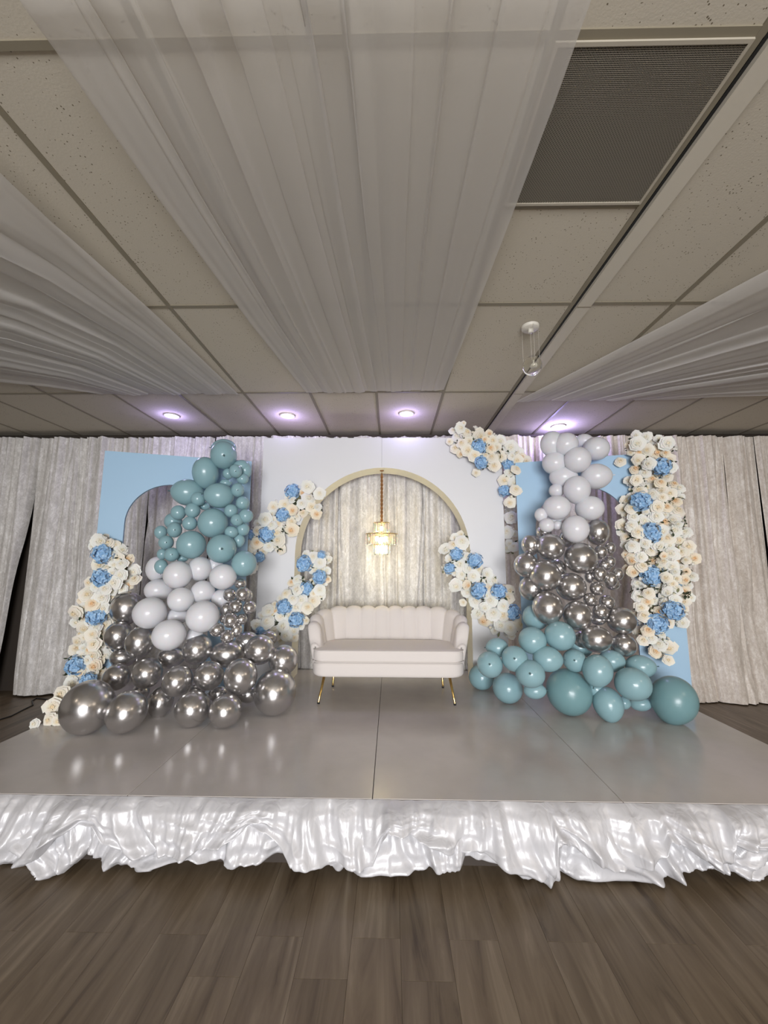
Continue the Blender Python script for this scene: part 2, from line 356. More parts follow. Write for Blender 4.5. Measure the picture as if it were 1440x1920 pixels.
# ------------------------------------------------------------------ sheer ceiling drapes
def drape(name, label, E1, E2, sag, seed, nu=110, nv=40, amp=.035, base=.012):
    """E1/E2: matching lists of points along both selvedges; sag(t) drop below the ceiling"""
    def along(E, t):
        s = t*(len(E)-1); i = min(int(s), len(E)-2); return E[i].lerp(E[i+1], s-i)
    rws = []
    for j in range(nv+1):
        t = j/nv; a, b = along(E1, t), along(E2, t); row = []
        for i in range(nu+1):
            u = i/nu; uu = u+.035*noise.noise(Vector((u*3, seed, 3.)))+(.040*noise.noise(Vector((u*24, t*.35, seed+31)))+.05*exp(-((u-.56)/.1)**2)*noise.noise(Vector((u*34, t*.3, seed+33))))*min(1, 9*u*(1-u))
            p = a.lerp(b, uu if 0 < i < nu else u)
            f1 = noise.noise(Vector((u*7, t*.5, seed)))*1.1+noise.noise(Vector((u*19, t*.8, seed+5)))*.6+noise.noise(Vector((u*42, t*.7, seed+9)))*.4*(1.2-t)+max(0, 1-abs(noise.noise(Vector((u*9, t*.4, seed+20))))*7)*-.55
            k = amp*(0.35+0.9*t)
            p = p+Vector((0, 0, f1*k - sin(pi*u)*.02*t)); p.z = min(p.z, CEIL-.006)
            row.append(p)
        rws.append(row)
    q = MB(); q.grid(rws); return q
def zpt(px, py, drop): return at_z(px, py, CEIL-drop)
E1 = [zpt(574, 736, .012), zpt(470, 606, .05), zpt(300, 372, .08), zpt(105, 85, .10), zpt(50, 5, .11), zpt(-110, -260, .1)]
E2 = [zpt(832, 732, .012), zpt(886, 600, .07), zpt(952, 430, .11), zpt(1040, 200, .13), zpt(1112, 0, .14), zpt(1200, -250, .13)]
q = drape('x', '', E1, E2, None, 1.3, 300, 44, .04)
tag(ob('ceiling_drape', q.m('ceiling_drape', M_sheer)), 'wide sheer white ceiling drape hanging down the middle, gathered above the arch', 'drape')
E1 = [zpt(447, 738, .012), zpt(300, 595, .05), zpt(140, 445, .08), zpt(0, 314, .10), zpt(-200, 125, .10)]
E2 = [zpt(190, 740, .012), zpt(90, 727, .05), zpt(-40, 715, .07), zpt(-200, 705, .09), zpt(-400, 690, .09)]
q = drape('x', '', E1, E2, None, 5.7, 200, 40, .035)
tag(ob('ceiling_drape', q.m('ceiling_drape', M_sheer)), 'sheer white ceiling drape fanning out to the left edge', 'drape')
E1 = [zpt(967, 752, .012), zpt(1090, 690, .04), zpt(1260, 603, .07), zpt(1440, 506, .09), zpt(1700, 370, .1)]
E2 = [zpt(1245, 749, .012), zpt(1350, 742, .03), zpt(1500, 737, .05), zpt(1650, 732, .07), zpt(1900, 725, .08)]
q = drape('x', '', E1, E2, None, 9.1, 200, 40, .03)
tag(ob('ceiling_drape', q.m('ceiling_drape', M_sheer)), 'sheer white ceiling drape fanning out to the right edge', 'drape')

# ------------------------------------------------------------------ velvet curtains
CB = [-130, 61, 172, 276, 395, 500, 634, 794, 930, 1105, 1255, 1372, 1428, 1560]
CH = 2.935
cl = ['silver velvet curtain at the far left edge, falling open at the bottom',
      'silver crushed velvet curtain left of the blue panel, beside the dark gap',
      'silver crushed velvet curtain behind the left blue panel edge and arch',
      'silver velvet curtain seen through the left blue panel opening',
      'silver velvet curtain between the left blue panel and white arch',
      'velvet curtain at the left inside of the white arch',
      'velvet curtain in the middle of the white arch behind the chandelier',
      'velvet curtain at the right inside of the white arch',
      'velvet curtain between the white arch and right blue panel',
      'champagne velvet curtain behind the right flower column',
      'champagne crushed velvet curtain right of the flower column',
      'narrow champagne velvet curtain right of the flower column, near the edge',
      'champagne velvet curtain at the far right edge']
for n in range(len(CB)-1):
    xa, xb = at_y(CB[n], 900, CURY).x, at_y(CB[n+1], 900, CURY).x
    right = n >= 7; wd = xb-xa; nu = max(40, int(wd*150)); nv = 26; sd = n*3.7
    rws = []
    for j in range(nv+1):
        v = j/nv; row = []
        zlow = 0.012 if n >= 9 else (0.02 if n else .03)
        z = CH-(CH-zlow)*v
        for i in range(nu+1):
            u = i/nu; x = xa+wd*u
            if n == 0: x -= (u**2)*wd*.16*max(0, v-.1)
            if n == 1: x += ((1-u)**3)*wd*.16*max(0, v-.12)-((1-u)**3)*wd*.05*v
            a = .026+.02*v
            y = CURY + a*(noise.noise(Vector((x*5.5+noise.noise(Vector((x*2, v*1.2, sd)))*.6, v*.55, sd)))*1.8) \
                + (.022*(1-v)+.012)*noise.noise(Vector((x*16, v*1.1, sd+3)))*1.7 + .012*noise.noise(Vector((x*45, v*1.5, sd)))*(1-v)**1.5
            y += (.05 if right else .04)*max(0, 1-abs(noise.noise(Vector((x*5+.3*noise.noise(Vector((x, v*2, 1))), v*.45, sd+7))))*16)
            e = min(u, 1-u)*wd
            y += .05*exp(-(e/.018)**2)                      # hems turn away
            if n >= 9 and v > .82: y -= (v-.82)*.55*(.6+.6*noise.noise(Vector((x*2.4, 0, 4))))
            if v > .96: y -= .03*noise.noise(Vector((x*7, v*8, sd)))
            row.append((x, min(y, WALLY-.07), z))
        rws.append(row)
    q = MB(); q.grid(rws)
    tag(ob('velvet_curtain', q.m('velvet_curtain', M_vel_c if n >= 8 else M_vel_s)), cl[n], 'curtain', 'velvet backdrop curtains')
q = MB(); q.tube([(-5, CURY+.02, CH+.016), (5, CURY+.02, CH+.016)], .012, 10)
tag(ob('curtain_rod', q.m('curtain_rod', M_darkgap)), 'long dark rod carrying the velvet curtains under the ceiling', 'rod')

# cable
pts = [at_z(x, y, .006) for x, y in ((-40, 1366), (0, 1349), (20, 1343), (45, 1330), (62, 1322), (60, 1314), (68, 1309), (95, 1312))]
cv = []
for i in range(len(pts)-1):
    for k in range(4): cv.append(pts[i].lerp(pts[i+1], k/4))
q = MB(); q.tube(cv, .006, 6); tag(ob('power_cable', q.m('power_cable', M_black)), 'black cable lying on the floor at the far left', 'cable')

# ------------------------------------------------------------------ stage
st = thing('stage', 'low glossy grey platform stage made of joined deck panels', 'stage', ((STX0+STX1)/2, 3.2, 0))
sx = [STX0, at_z(238, 1492, STZ).x, at_z(698, 1500, STZ).x, at_z(1160, 1495, STZ).x, STX1]
for i in range(4):
    q = boxmesh('deck_panel', (sx[i]+.0015, STY0, STZ-.05), (sx[i+1]-.0015, STY1, STZ), M_stage, .0015)
    o = ob('deck_panel', q, st, (0, 0, 0))
    q = boxmesh('understructure', (sx[i]+.02, STY0+.05, 0.0), (sx[i+1]-.02, STY1-.02, STZ-.05), M_darkgap); ob('understructure', q, st, (0, 0, 0))

# skirt
hem = [(-160, 1640), (0, 1637), (42, 1635), (55, 1652), (75, 1661), (106, 1652), (112, 1640), (130, 1640), (160, 1617), (176, 1600), (195, 1622), (240, 1634), (300, 1627), (372, 1604), (400, 1618), (440, 1626), (480, 1620), (533, 1609), (570, 1627), (602, 1618), (640, 1634), (700, 1636),
       (780, 1630), (855, 1625), (880, 1612), (935, 1628), (975, 1649), (1030, 1655), (1045, 1645), (1075, 1662), (1120, 1676), (1146, 1662), (1165, 1655), (1245, 1652), (1270, 1634), (1300, 1630), (1360, 1634), (1390, 1655), (1435, 1647), (1480, 1640), (1600, 1640)]
cut = [(-160, 1620), (60, 1625), (92, 1612), (100, 1590), (150, 1556), (178, 1560), (200, 1592), (215, 1594), (250, 1615), (370, 1604), (415, 1590), (440, 1580), (470, 1562), (500, 1572), (560, 1626), (700, 1632), (728, 1556), (750, 1566), (795, 1578), (850, 1604), (880, 1600), (935, 1628), (1000, 1650), (1030, 1655), (1034, 1592), (1054, 1586), (1090, 1610), (1140, 1634), (1160, 1632), (1235, 1609), (1242, 1574), (1262, 1586), (1330, 1625), (1358, 1632), (1364, 1588), (1395, 1590), (1440, 1584), (1600, 1600)]
def interp(L, x):
    for (a, b), (c, d) in zip(L, L[1:]):
        if a <= x <= c: return b+(d-b)*(x-a)/(c-a)
    return L[-1][1]
sk = thing('stage_skirt', 'crumpled white satin skirt gathered along the front edge of the stage', 'stage skirt', (0, STY0, 0))
def skirt(name, edge, y_off, puff, seed, ztop, nx=760, nz=40, flow=.1):
    rws = []
    for j in range(nz+1):
        v = j/nz; row = []
        for i in range(nx+1):
            x = STX0-.05+(STX1-STX0+.1)*i/nx
            yy = STY0-.015-y_off
            px = proj(Vector((x, yy, .1)))[0]; e = interp(edge, px)
            zb = max(.012, at_y(px, e, yy-puff*.7).z)
            sw = flow*noise.noise(Vector((x*2.1, seed, 0)))*2
            s_ = x + sw*v*v
            w_ = noise.noise(Vector((s_*8, v*.8, seed)))*.95+noise.noise(Vector((s_*19, v*1.2, seed+4)))*.6*(1-v*.3)+noise.noise(Vector((s_*46, v*1.2, seed+8)))*.3*(1-v*.75)
            belly = sin(min(1, v*1.05)*pi*.5)
            # diagonal swag creases in the lower half
            dg = abs(noise.noise(Vector((s_*5+v*2.2*(1 if noise.noise(Vector((x*1.3, 0, seed))) > 0 else -1), v*3.2, seed+2))))
            fl0 = STY0-.004-(STY0-yy-.004)*min(1, v*5)**.7; y = fl0 - puff*belly*.75 - (.034+.055*v)*w_*min(1, v*6+.25) - .05*v*(.5-dg)
            if v > .93: y += (v-.93)*.5
            z = ztop+(zb-ztop)*v
            row.append((x, min(y, STY0-.003-y_off*.5*min(1, v*5)), z))
        rws.append(row)
    q = MB(); q.grid(rws)
    return me(name, [v-Vector((0, STY0, 0)) for v in q.v], q.f, M_satin)
ob('under_layer', skirt('under_layer', hem, 0.0, .055, 11.0, STZ-.02, 700, 36, .3), sk, (0, STY0, 0), label='lower satin layer slumping on the floor')
ob('gathered_layer', skirt('gathered_layer', cut, .03, .075, 3.0, STZ-.0015, 800, 40, .14), sk, (0, STY0, 0))

# ------------------------------------------------------------------ arch boards
def arch_mesh(name, W, H, cx, r, spring, th, mf, me_, n=36):
    """board in local x 0..W, z 0..H, front at y=0, back at y=th, opening centred cx, half width r, arc centre height spring"""
    inn = [(cx-r, 0), (cx-r, spring)]+[(cx-r*cos(pi*i/n), spring+r*sin(pi*i/n)) for i in range(1, n)]+[(cx+r, spring), (cx+r, 0)]
    out = []
    N = len(inn)
    for i, (x, z) in enumerate(inn):
        if i == 0: out.append((0, 0))
        elif i == 1: out.append((0, spring))
        elif i == N-2: out.append((W, spring))
        elif i == N-1: out.append((W, 0))
        else:
            a = (i-1)/(N-3)     # walk the outer border from left spring to right spring
            L = (H-spring)+W+(H-spring); s = a*L
            if s < H-spring: out.append((0, spring+s))
            elif s < H-spring+W: out.append((s-(H-spring), H))
            else: out.append((W, H-(s-(H-spring)-W)))
    # snap nearest samples to the corners
    for c in ((0, H), (W, H)):
        k = min(range(2, N-2), key=lambda i: (out[i][0]-c[0])**2+(out[i][1]-c[1])**2); out[k] = c
    vs, fs = [], []
    for y in (0, th):
        vs += [(x, y, z) for x, z in inn]+[(x, y, z) for x, z in out]
    o2 = 2*N
    for i in range(N-1):
        fs.append((i, i+1, N+i+1, N+i)); fs.append((o2+i, o2+N+i, o2+N+i+1, o2+i+1))
    nf = len(fs)
    lip = []
    for i in range(N-1):
        fs.append((i, o2+i, o2+i+1, i+1)); fs.append((N+i, N+i+1, o2+N+i+1, o2+N+i))
    fs += [(0, N, o2+N, o2), (N-1, o2+N-1, o2+2*N-1, 2*N-1)]
    d = me(name, vs, fs, [mf, me_], False)
    for p in d.polygons:
        if p.index >= nf: p.material_index = 1
    return d
def board(name, label, pA, pB, ztop, cpx, opening_top_px, rpx, th, mf, me_, thick_lip=None):
    """pA,pB world points (bottom line) of left and right front edges"""
    dv = pB-pA; W = dv.length; ang = atan2(dv.y, dv.x); nrm = Vector((-sin(ang), cos(ang), 0))
    def on(px, py):
        d = ray(px, py); t_ = (pA-CAM).dot(nrm)/d.dot(nrm); p = CAM+d*t_; return (p-pA).dot(dv.normalized()), p.z-STZ
    cx, ztp = on(cpx, opening_top_px); r = (on(cpx+rpx, opening_top_px+rpx)[0]-on(cpx-rpx, opening_top_px+rpx)[0])/2
    d = arch_mesh(name, W, ztop-STZ, cx, r, ztp-r, th, mf, me_)
    M = Matrix.Rotation(ang, 4, 'Z'); M.translation = Vector((pA.x, pA.y, STZ))
    o = ob(name, d, mw=M); tag(o, label, 'backdrop'); return o, nrm, pA, dv
AY = 4.0
a0 = at_y(489, 950, AY); a1 = at_y(944, 950, AY); ATOP = at_y(716, 821, AY).z
arch, an, _, _ = board('arch_backdrop', 'large white arch backdrop board standing behind the sofa', Vector((a0.x, AY, STZ)), Vector((a1.x, AY, STZ)), ATOP, 717.5, 877, 164.5, .27, M_whitepanel, M_warmedge)
jx = at_y(716, 850, AY).x
q = MB(); q.box((jx-.0015, AY-.0012, at_y(717.5, 876, AY).z+.002), (jx+.0015, AY+.001, ATOP)); ob('board_joint', q.m('board_joint', mat('joint_grey', srgb(165, 165, 168), .6), False), arch, (-arch.location.x, -arch.location.y, -arch.location.z))
ZT = STZ+2.13
l0, l1 = at_z(197, 845, ZT), at_z(472, 865, ZT)
lp, ln_, lpA, lpd = board('blue_arch_panel', 'powder blue arch panel on the left, behind the teal balloons', Vector((l0.x, l0.y, STZ)), Vector((l1.x, l1.y, STZ)), ZT, 325, 909, 84, .03, M_bluepanel, M_bluepanel)
q0, q1 = at_z(966, 868, ZT), at_z(1256, 846, ZT)
rpn, rn_, rpA, rpd = board('blue_arch_panel', 'powder blue arch panel on the right, behind the white balloons', Vector((q0.x, q0.y, STZ)), Vector((q1.x, q1.y, STZ)), ZT, 1085, 911, 88, .03, M_bluepanel, M_bluepanel)
print('panels', l0, l1, q0, q1, 'arch', a0.x, a1.x, ATOP)

# ------------------------------------------------------------------ sofa
def dplan(w, d, rc, n=10, front=True):
    """closed outline, w wide, y from 0 (front) to d (back)"""
    pts = []
    for cx, cy, a0_, rr in ((w/2-rc[0], rc[0], -90, rc[0]), (w/2-rc[1], d-rc[1], 0, rc[1]), (-w/2+rc[1], d-rc[1], 90, rc[1]), (-w/2+rc[0], rc[0], 180, rc[0])):
        for i in range(n+1):
            a = radians(a0_+90*i/n); pts.append((cx+rr*cos(a), cy+rr*sin(a)))
    # densify the straight runs
    return pts
def pad(outline, z0, z1, r, crown=0.0, n=5):
    cx = sum(p[0] for p in outline)/len(outline); cy = sum(p[1] for p in outline)/len(outline)
    def ins(e): 
        o = []
        for x, y in outline:
            dx, dy = x-cx, y-cy; L = sqrt(dx*dx+dy*dy); o.append((x-dx/L*e, y-dy/L*e*1.0))
        return o
    rings = []
    for i in range(n+1):
        a = pi/2*i/n; rings.append([(x, y, z0+r*(1-sin(a))) for x, y in ins(r*(1-cos(a)))])
    rings = rings[::-1]; rings = [[(x, y, z0+r-r*cos(pi/2*i/n)) for x, y in ins(r-r*sin(pi/2*i/n))] for i in range(n+1)]
    rings += [[(x, y, z1-r+r*sin(pi/2*i/n)) for x, y in ins(r-r*cos(pi/2*i/n))] for i in range(n+1)]
    q = MB()
    top = rings[-1]; bot = rings[0]
    for s in (.75, .45, .15): rings.append([(cx+(x-cx)*s, cy+(y-cy)*s, z+crown*(1-s)) for x, y, z in top])
    q.grid(rings, True); n_ = len(top)
    q.f.append(tuple(reversed(range(n_)))); e = len(q.v)-n_; q.f.append(tuple(e+i for i in range(n_)))
    return q
sf_l = at_y(583, 1262, 3.34); sf_r = at_y(873, 1262, 3.34)
SX = (sf_l.x+sf_r.x)/2; SW = (sf_r.x-sf_l.x)
print('sofa width', SW)
so = thing('sofa', 'ivory velvet loveseat with scalloped channel back and gold legs', 'sofa', (SX, 3.34, STZ))
SO = Vector((SX, 3.34, STZ))
def spart(name, q, mt, label=None, sm=True): return ob(name, q.m(name, mt, sm), so, SO, label=label)
zb = [at_y(727, y, 3.34).z-STZ for y in (1271, 1243, 1220)]
q = pad(dplan(SW, .58, (.10, .24)), zb[0], zb[1]-.004, .03); spart('seat_base', q, M_velsofa)
q = pad(dplan(SW-.005, .50, (.09, .22)), zb[1], zb[2], .028, .012)
for v in q.v: v.y -= .006
spart('seat_cushion', q, M_velsofa)
q = MB()
ol = dplan(SW+.002, .50, (.09, .22)); k0 = [p for p in ol]
q.tube([(x, y-.007, zb[1]+.004) for x, y in ol[-11:]+ol[:11]], .004, 6); q.tube([(x*.995, y-.004, zb[2]-.006) for x, y in ol[-11:]+ol[:11]], .004, 6)
spart('piping', q, M_velsofa)
# channel back: path runs from left arm front, round the back, to right arm front
Wt = SW*.5-.018; rcn = .24; bk = .56
path = []
def addp(x, y, nx, ny): path.append((x, y, nx, ny))
ns = 14
yf = .12
for i in range(ns): addp(-Wt, yf+(bk-rcn-yf)*i/ns, -1, 0)
for i in range(20): a = pi-pi/2*i/20; addp(-Wt+rcn+rcn*cos(a), bk-rcn+rcn*sin(a), cos(a), sin(a))
for i in range(100): addp((-Wt+rcn)+(2*Wt-2*rcn)*i/100, bk, 0, 1)
for i in range(20): a = pi/2-pi/2*i/20; addp(Wt-rcn+rcn*cos(a), bk-rcn+rcn*sin(a), cos(a), sin(a))
for i in range(ns+1): addp(Wt, bk-rcn-(bk-rcn-yf)*i/ns, 1, 0)
# resample evenly
L = [0]
for a, b in zip(path, path[1:]): L.append(L[-1]+sqrt((a[0]-b[0])**2+(a[1]-b[1])**2))
TL = L[-1]; NCH = 14; NS = NCH*12
def samp(s):
    for i in range(len(L)-1):
        if L[i] <= s <= L[i+1]+1e-9:
            t = (s-L[i])/max(1e-9, L[i+1]-L[i]); a, b = path[i], path[i+1]; return [a[k]+(b[k]-a[k])*t for k in range(4)]
    return list(path[-1])
backz = at_y(727, 1136, 3.95).z-STZ
print('back height', backz, zb)
rws = []
for i in range(NS+1):
    s = TL*i/NS; x, y, nx, ny = samp(s); ch = (i/12) % 1.0
    sc_ = abs(sin(pi*i/12)); t = abs(i/NS-.5)*2       # 0 back centre, 1 arm front
    top = backz-.13*max(0, (t-.45)/.55)**1.6
    top = top-.026*(1-sc_**.6)
    if t > .93: top -= .10*((t-.93)/.07)**2
    thick = .085; bul = .017*sc_**.7
    col = []
    zbot = zb[0]+.03
    fl_ = lambda z: .095*max(0, (z-.2)/(.5))**1.1        # outward lean with height
    prof = []
    for k in range(7): z = zb[1]-.02+(top-.045-zb[1]+.02)*k/6; prof.append((-thick/2-bul*(.35+.65*min(1, k/2)), z))
    for k in range(1, 7): a = pi*k/7; prof.append((-cos(a)*(thick/2+bul*.7), top-.045+.045*sin(a)))
    for k in range(7): z = top-.045-(top-.045-zbot)*k/6; prof.append((thick/2+bul*.4, z))
    for o_, z in prof: col.append((x+nx*(o_*1.0+fl_(z)-.03), y+ny*(o_+fl_(z)-.01), z))
    rws.append(col)
def endcap(col, n):
    c = Vector((0, 0, 0))
    for p in col: c += Vector(p)
    c /= len(col); out = []
    for k in range(1, n+1):
        a = pi/2*k/n; s_ = cos(a)*.98+.02
        out.append([((p[0]-c.x)*s_+c.x, p[1]-.03*sin(a), (p[2]-c.z)*(s_*.3+.7 if p[2] > c.z else 1)+c.z) for p in col])
    return out
rws = endcap(rws[0], 5)[::-1]+rws+endcap(rws[-1], 5)
q = MB(); q.grid(rws)
nc = len(rws[0]); q.f.append(tuple(range(nc))); q.f.append(tuple((len(rws)-1)*nc+i for i in reversed(range(nc))))
spart('channel_back', q, M_velsofa)
for fx, fy, tx, ty, yf_, yt in ((597, 1322, 609, 1272, 3.38, 3.44), (853, 1323, 842, 1272, 3.38, 3.44), (624, 1287, 627, 1272, 3.83, 3.80), (830.5, 1287, 828, 1272, 3.83, 3.80)):
    a = at_z(fx, fy+2, STZ); b = Vector((at_y(tx, ty, yt).x, yt, STZ+zb[0]+.01)); a.y = yf_; a.x = at_y(fx, fy, yf_).x
    q = MB(); q.tube([a-SO, a-SO+Vector((0, 0, .012)), b-SO], [.009, .0085, .012], 12); lg = spart('leg', q, M_gold, 'tapered gold metal leg')
    q = MB(); q.lathe([(.001, -.001), (.011, -.001), (.011, .012), (.009, .014)], 12); f_o = ob('foot_cap', me('foot_cap', [v+(a-SO) for v in q.v], q.f, M_black)); f_o.parent = lg

# ------------------------------------------------------------------ chandelier
CHY = 4.12
def cz(py): return at_y(715.5, py, CHY)
c0 = cz(1000)
chn = thing('chandelier', 'small three tier crystal chandelier glowing warm inside the arch', 'chandelier', (c0.x, CHY, cz(1045).z))
CO = Vector((c0.x, CHY, 0))
def cpart(name, q, mt, label=None): return ob(name, q.m(name, mt), chn, CO, label=label)
q = MB(); ztop = at_y(717.5, 877, AY).z; q.tube([(0, 0, cz(888).z), (0, 0, ztop-.002)], .0025, 6); q.lathe([(.022, ztop-.0015), (.020, ztop-.008), (.004, ztop-.012)], 16); cpart('hanging_cord', q, M_rope, 'thin cord under the arch')
q = MB(); z = cz(888).z; ze = cz(978).z; k = 0
while z > ze:
    pts = [(.011*cos(a)*(1 if k % 2 else .35), .011*cos(a)*(.35 if k % 2 else 1), z-.016+.02*sin(a)) for a in [2*pi*i/10 for i in range(11)]]
    q.tube(pts, .0045, 6, False); z -= .021; k += 1
cpart('chain', q, M_rope, 'bronze chain links')
tiers = [(984, 15.5, 998, .075), (1002, 30, 1005, .0), (1022, 16, 0, 0)]
pr_mesh = {}
def prism(L_, w_):
    q = MB(); s = w_/2
    for a, b in ((s*.9, 0),):
        q.add([(-s, -s*.6, 0), (s, -s*.6, 0), (s, s*.6, 0), (-s, s*.6, 0), (-s, -s*.6, -L_*.86), (s, -s*.6, -L_*.86), (s, s*.6, -L_*.86), (-s, s*.6, -L_*.86), (0, 0, -L_)],
              [(0, 3, 2, 1), (0, 1, 5, 4), (1, 2, 6, 5), (2, 3, 7, 6), (3, 0, 4, 7), (4, 5, 8), (5, 6, 8), (6, 7, 8), (7, 4, 8)])
    return q.m('crystal', M_glass, False)
scx = abs(at_y(800, 1000, CHY).x-at_y(700, 1000, CHY).x)/100
for yt, rp_, yb in ((980, 15, 999), (1001, 30, 1023), (1021, 15.5, 1041)):
    r = rp_*scx; zt = cz(yt).z; Lc = zt-cz(yb).z
    q = MB(); q.lathe([(r-.004, zt), (r+.003, zt), (r+.003, zt-.008), (r-.004, zt-.008), (r-.004, zt)], 40)
    for a in range(3): q.tube([(0, 0, zt-.004), (r*cos(a*2.094), r*sin(a*2.094), zt-.004)], .002, 6)
    rg = cpart('ring', q, M_gold, 'gold ring')
    n_ = int(2*pi*r/.021); cm = prism(Lc-.006, .0145)
    for i in range(n_):
        a = 2*pi*i/n_; M = Matrix.Rotation(a+pi/2, 4, 'Z'); M.translation = CO+Vector((r*cos(a), r*sin(a), zt-.008)); ob('crystal', cm, chn, mw=M)
q = MB(); q.tube([(0, 0, ze+.01), (0, 0, cz(1036).z)], .004, 8); cpart('stem', q, M_gold)
q = MB(); q.lathe([(.0005, -.026), (.014, -.019), (.02, 0), (.014, .019), (.0005, .026)], 14); bm2 = q.m('bulb', M_bulb)
bl = [(0, 0, cz(991).z), (.045, -.02, cz(1010).z), (-.05, -.02, cz(1010).z), (0, .05, cz(1010).z), (.03, -.05, cz(1012).z), (-.02, -.06, cz(1014).z), (.01, -.01, cz(1034).z)]
for x, y, z in bl: ob('bulb', bm2, chn, CO+Vector((x, y, z)), label='glowing warm bulb')
l = bpy.data.lights.new('chandelier_light', 'POINT'); l.energy = 4.6; l.color = (1, .93, .60); l.shadow_soft_size = .06
lo = bpy.data.objects.new('chandelier_light', l); COL.objects.link(lo); lo.location = CO+Vector((0, -.05, cz(1030).z))

# ------------------------------------------------------------------ flower meshes
def petal(q, ang, r_in, r_out, z_in, z_out, wid, curl, nu=3, nv=4):
    rws = []
    for j in range(nv):
        t = j/(nv-1); row = []
        for i in range(nu):
            u = (i/(nu-1)-.5)*2
            ww = wid*(.45+.75*sin(min(1, t*1.15)*pi*.55)); a = ang+u*ww
            r = r_in+(r_out-r_in)*t**1.2; z = z_in+(z_out-z_in)*sin(t*pi*.62)
            if j == nv-1: r += curl; z -= curl*.6; r *= 1-.10*u*u
            row.append((r*cos(a), r*sin(a), z))
        rws.append(row)
    q.grid(rws)
def rose(seed, mt):
    R = random.Random(seed); q = MB(); tips = []
    for n, ri, ro, zi, zo, wd, cu in ((5, .24, 1.0, -.3, .02, .62, .17), (5, .20, .80, -.2, .26, .58, .15), (5, .16, .58, -.1, .40, .56, .11), (4, .12, .38, .0, .50, .62, .07), (3, .14, .26, .1, .60, .95, .04)):
        o = R.random()*6
        for i in range(n):
            petal(q, o+i*2*pi/n+R.uniform(-.15, .15), ri, ro*R.uniform(.88, 1.08), zi, zo*R.uniform(.85, 1.15)+.02, wd*R.uniform(.9, 1.1), cu*R.uniform(.7, 1.3), 3, 4)
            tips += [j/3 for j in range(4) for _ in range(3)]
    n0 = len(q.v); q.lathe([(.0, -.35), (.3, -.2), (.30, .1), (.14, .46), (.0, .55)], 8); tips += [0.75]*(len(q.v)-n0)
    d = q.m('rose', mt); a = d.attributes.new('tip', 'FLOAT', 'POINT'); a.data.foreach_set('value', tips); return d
def bud(seed, mt):
    R = random.Random(seed); q = MB()
    q.lathe([(.01, -.7), (.38, -.45), (.55, 0), (.42, .45), (.12, .72), (.01, .7)], 8)
    for i in range(4): petal(q, i*1.57+R.random(), .3, .6, -.5, .6, .8, -.05)
    d = q.m('rosebud', mt); a = d.attributes.new('tip', 'FLOAT', 'POINT'); a.data.foreach_set('value', [.75]*len(q.v)); return d
def blossom(seed):
    R = random.Random(seed); q = MB()
    for c in range(7):
        d = Vector((R.uniform(-1, 1), R.uniform(-1, 1), R.uniform(.0, 1))); d.normalize(); cpt = d*.6; a = d.orthogonal().normalized(); b = d.cross(a)
        for k in range(5):
            t = 2*pi*k/5+R.random()*.3; e = (a*cos(t)+b*sin(t)); s_ = e.cross(d)
            q.add([cpt, cpt+e*.2+s_*.16+d*.06, cpt+e*.42+d*.1, cpt+e*.2-s_*.16+d*.06], [(0, 1, 2, 3)])
    return q.m('blossom_spray', M_blos, False)
def hydrangea(seed):
    R = random.Random(seed); q = MB(); n = 46
    for c in range(n):
        z = 1-1.55*(c+.5)/n; r = sqrt(max(0, 1-z*z)); a = c*2.39996
        d = Vector((r*cos(a), r*sin(a), z)); rad = .8*R.uniform(.86, 1.1); cpt = d*rad*(.8 if c % 3 == 0 else 1.05)
        d = (d+Vector((R.uniform(-.3, .3), R.uniform(-.3, .3), R.uniform(-.3, .3)))).normalized(); u_ = d.orthogonal().normalized(); v_ = d.cross(u_); o = R.random()*2
        for k in range(4):
            t = pi/2*k+o; e = u_*cos(t)+v_*sin(t); s_ = e.cross(d)
            q.add([cpt, cpt+e*.16+s_*.14+d*.05, cpt+e*.3+d*.02, cpt+e*.16-s_*.14+d*.05], [(0, 1, 2, 3)])
    q.lathe([(.01, -.6), (.5, -.45), (.68, 0), (.5, .45), (.01, .66)], 8)
    return q.m('hydrangea', M_hyd, False)
def leaf_mesh(mt, n=1):
    q = MB()
    for k in range(n):
        M = Matrix.Rotation(k*2.2, 4, 'Z')
        pr = [(.0, .0), (.3, .17), (.62, .2), (1, 0)]
        rws = [[M @ Vector((x, w_*s, .12*sin(x*3)+abs(s)*.08)) for s in (-1, 0, 1)] for x, w_ in pr]
        q.grid(rws)
    return q.m('leaf', mt)
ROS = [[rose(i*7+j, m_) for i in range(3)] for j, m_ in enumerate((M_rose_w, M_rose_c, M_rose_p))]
BUD = [bud(i, M_rose_w) for i in range(2)]; BLO = [blossom(i) for i in range(3)]; HYD = [hydrangea(i) for i in range(3)]
LEF = [leaf_mesh(M_leaf, 3), leaf_mesh(M_sage, 2)]

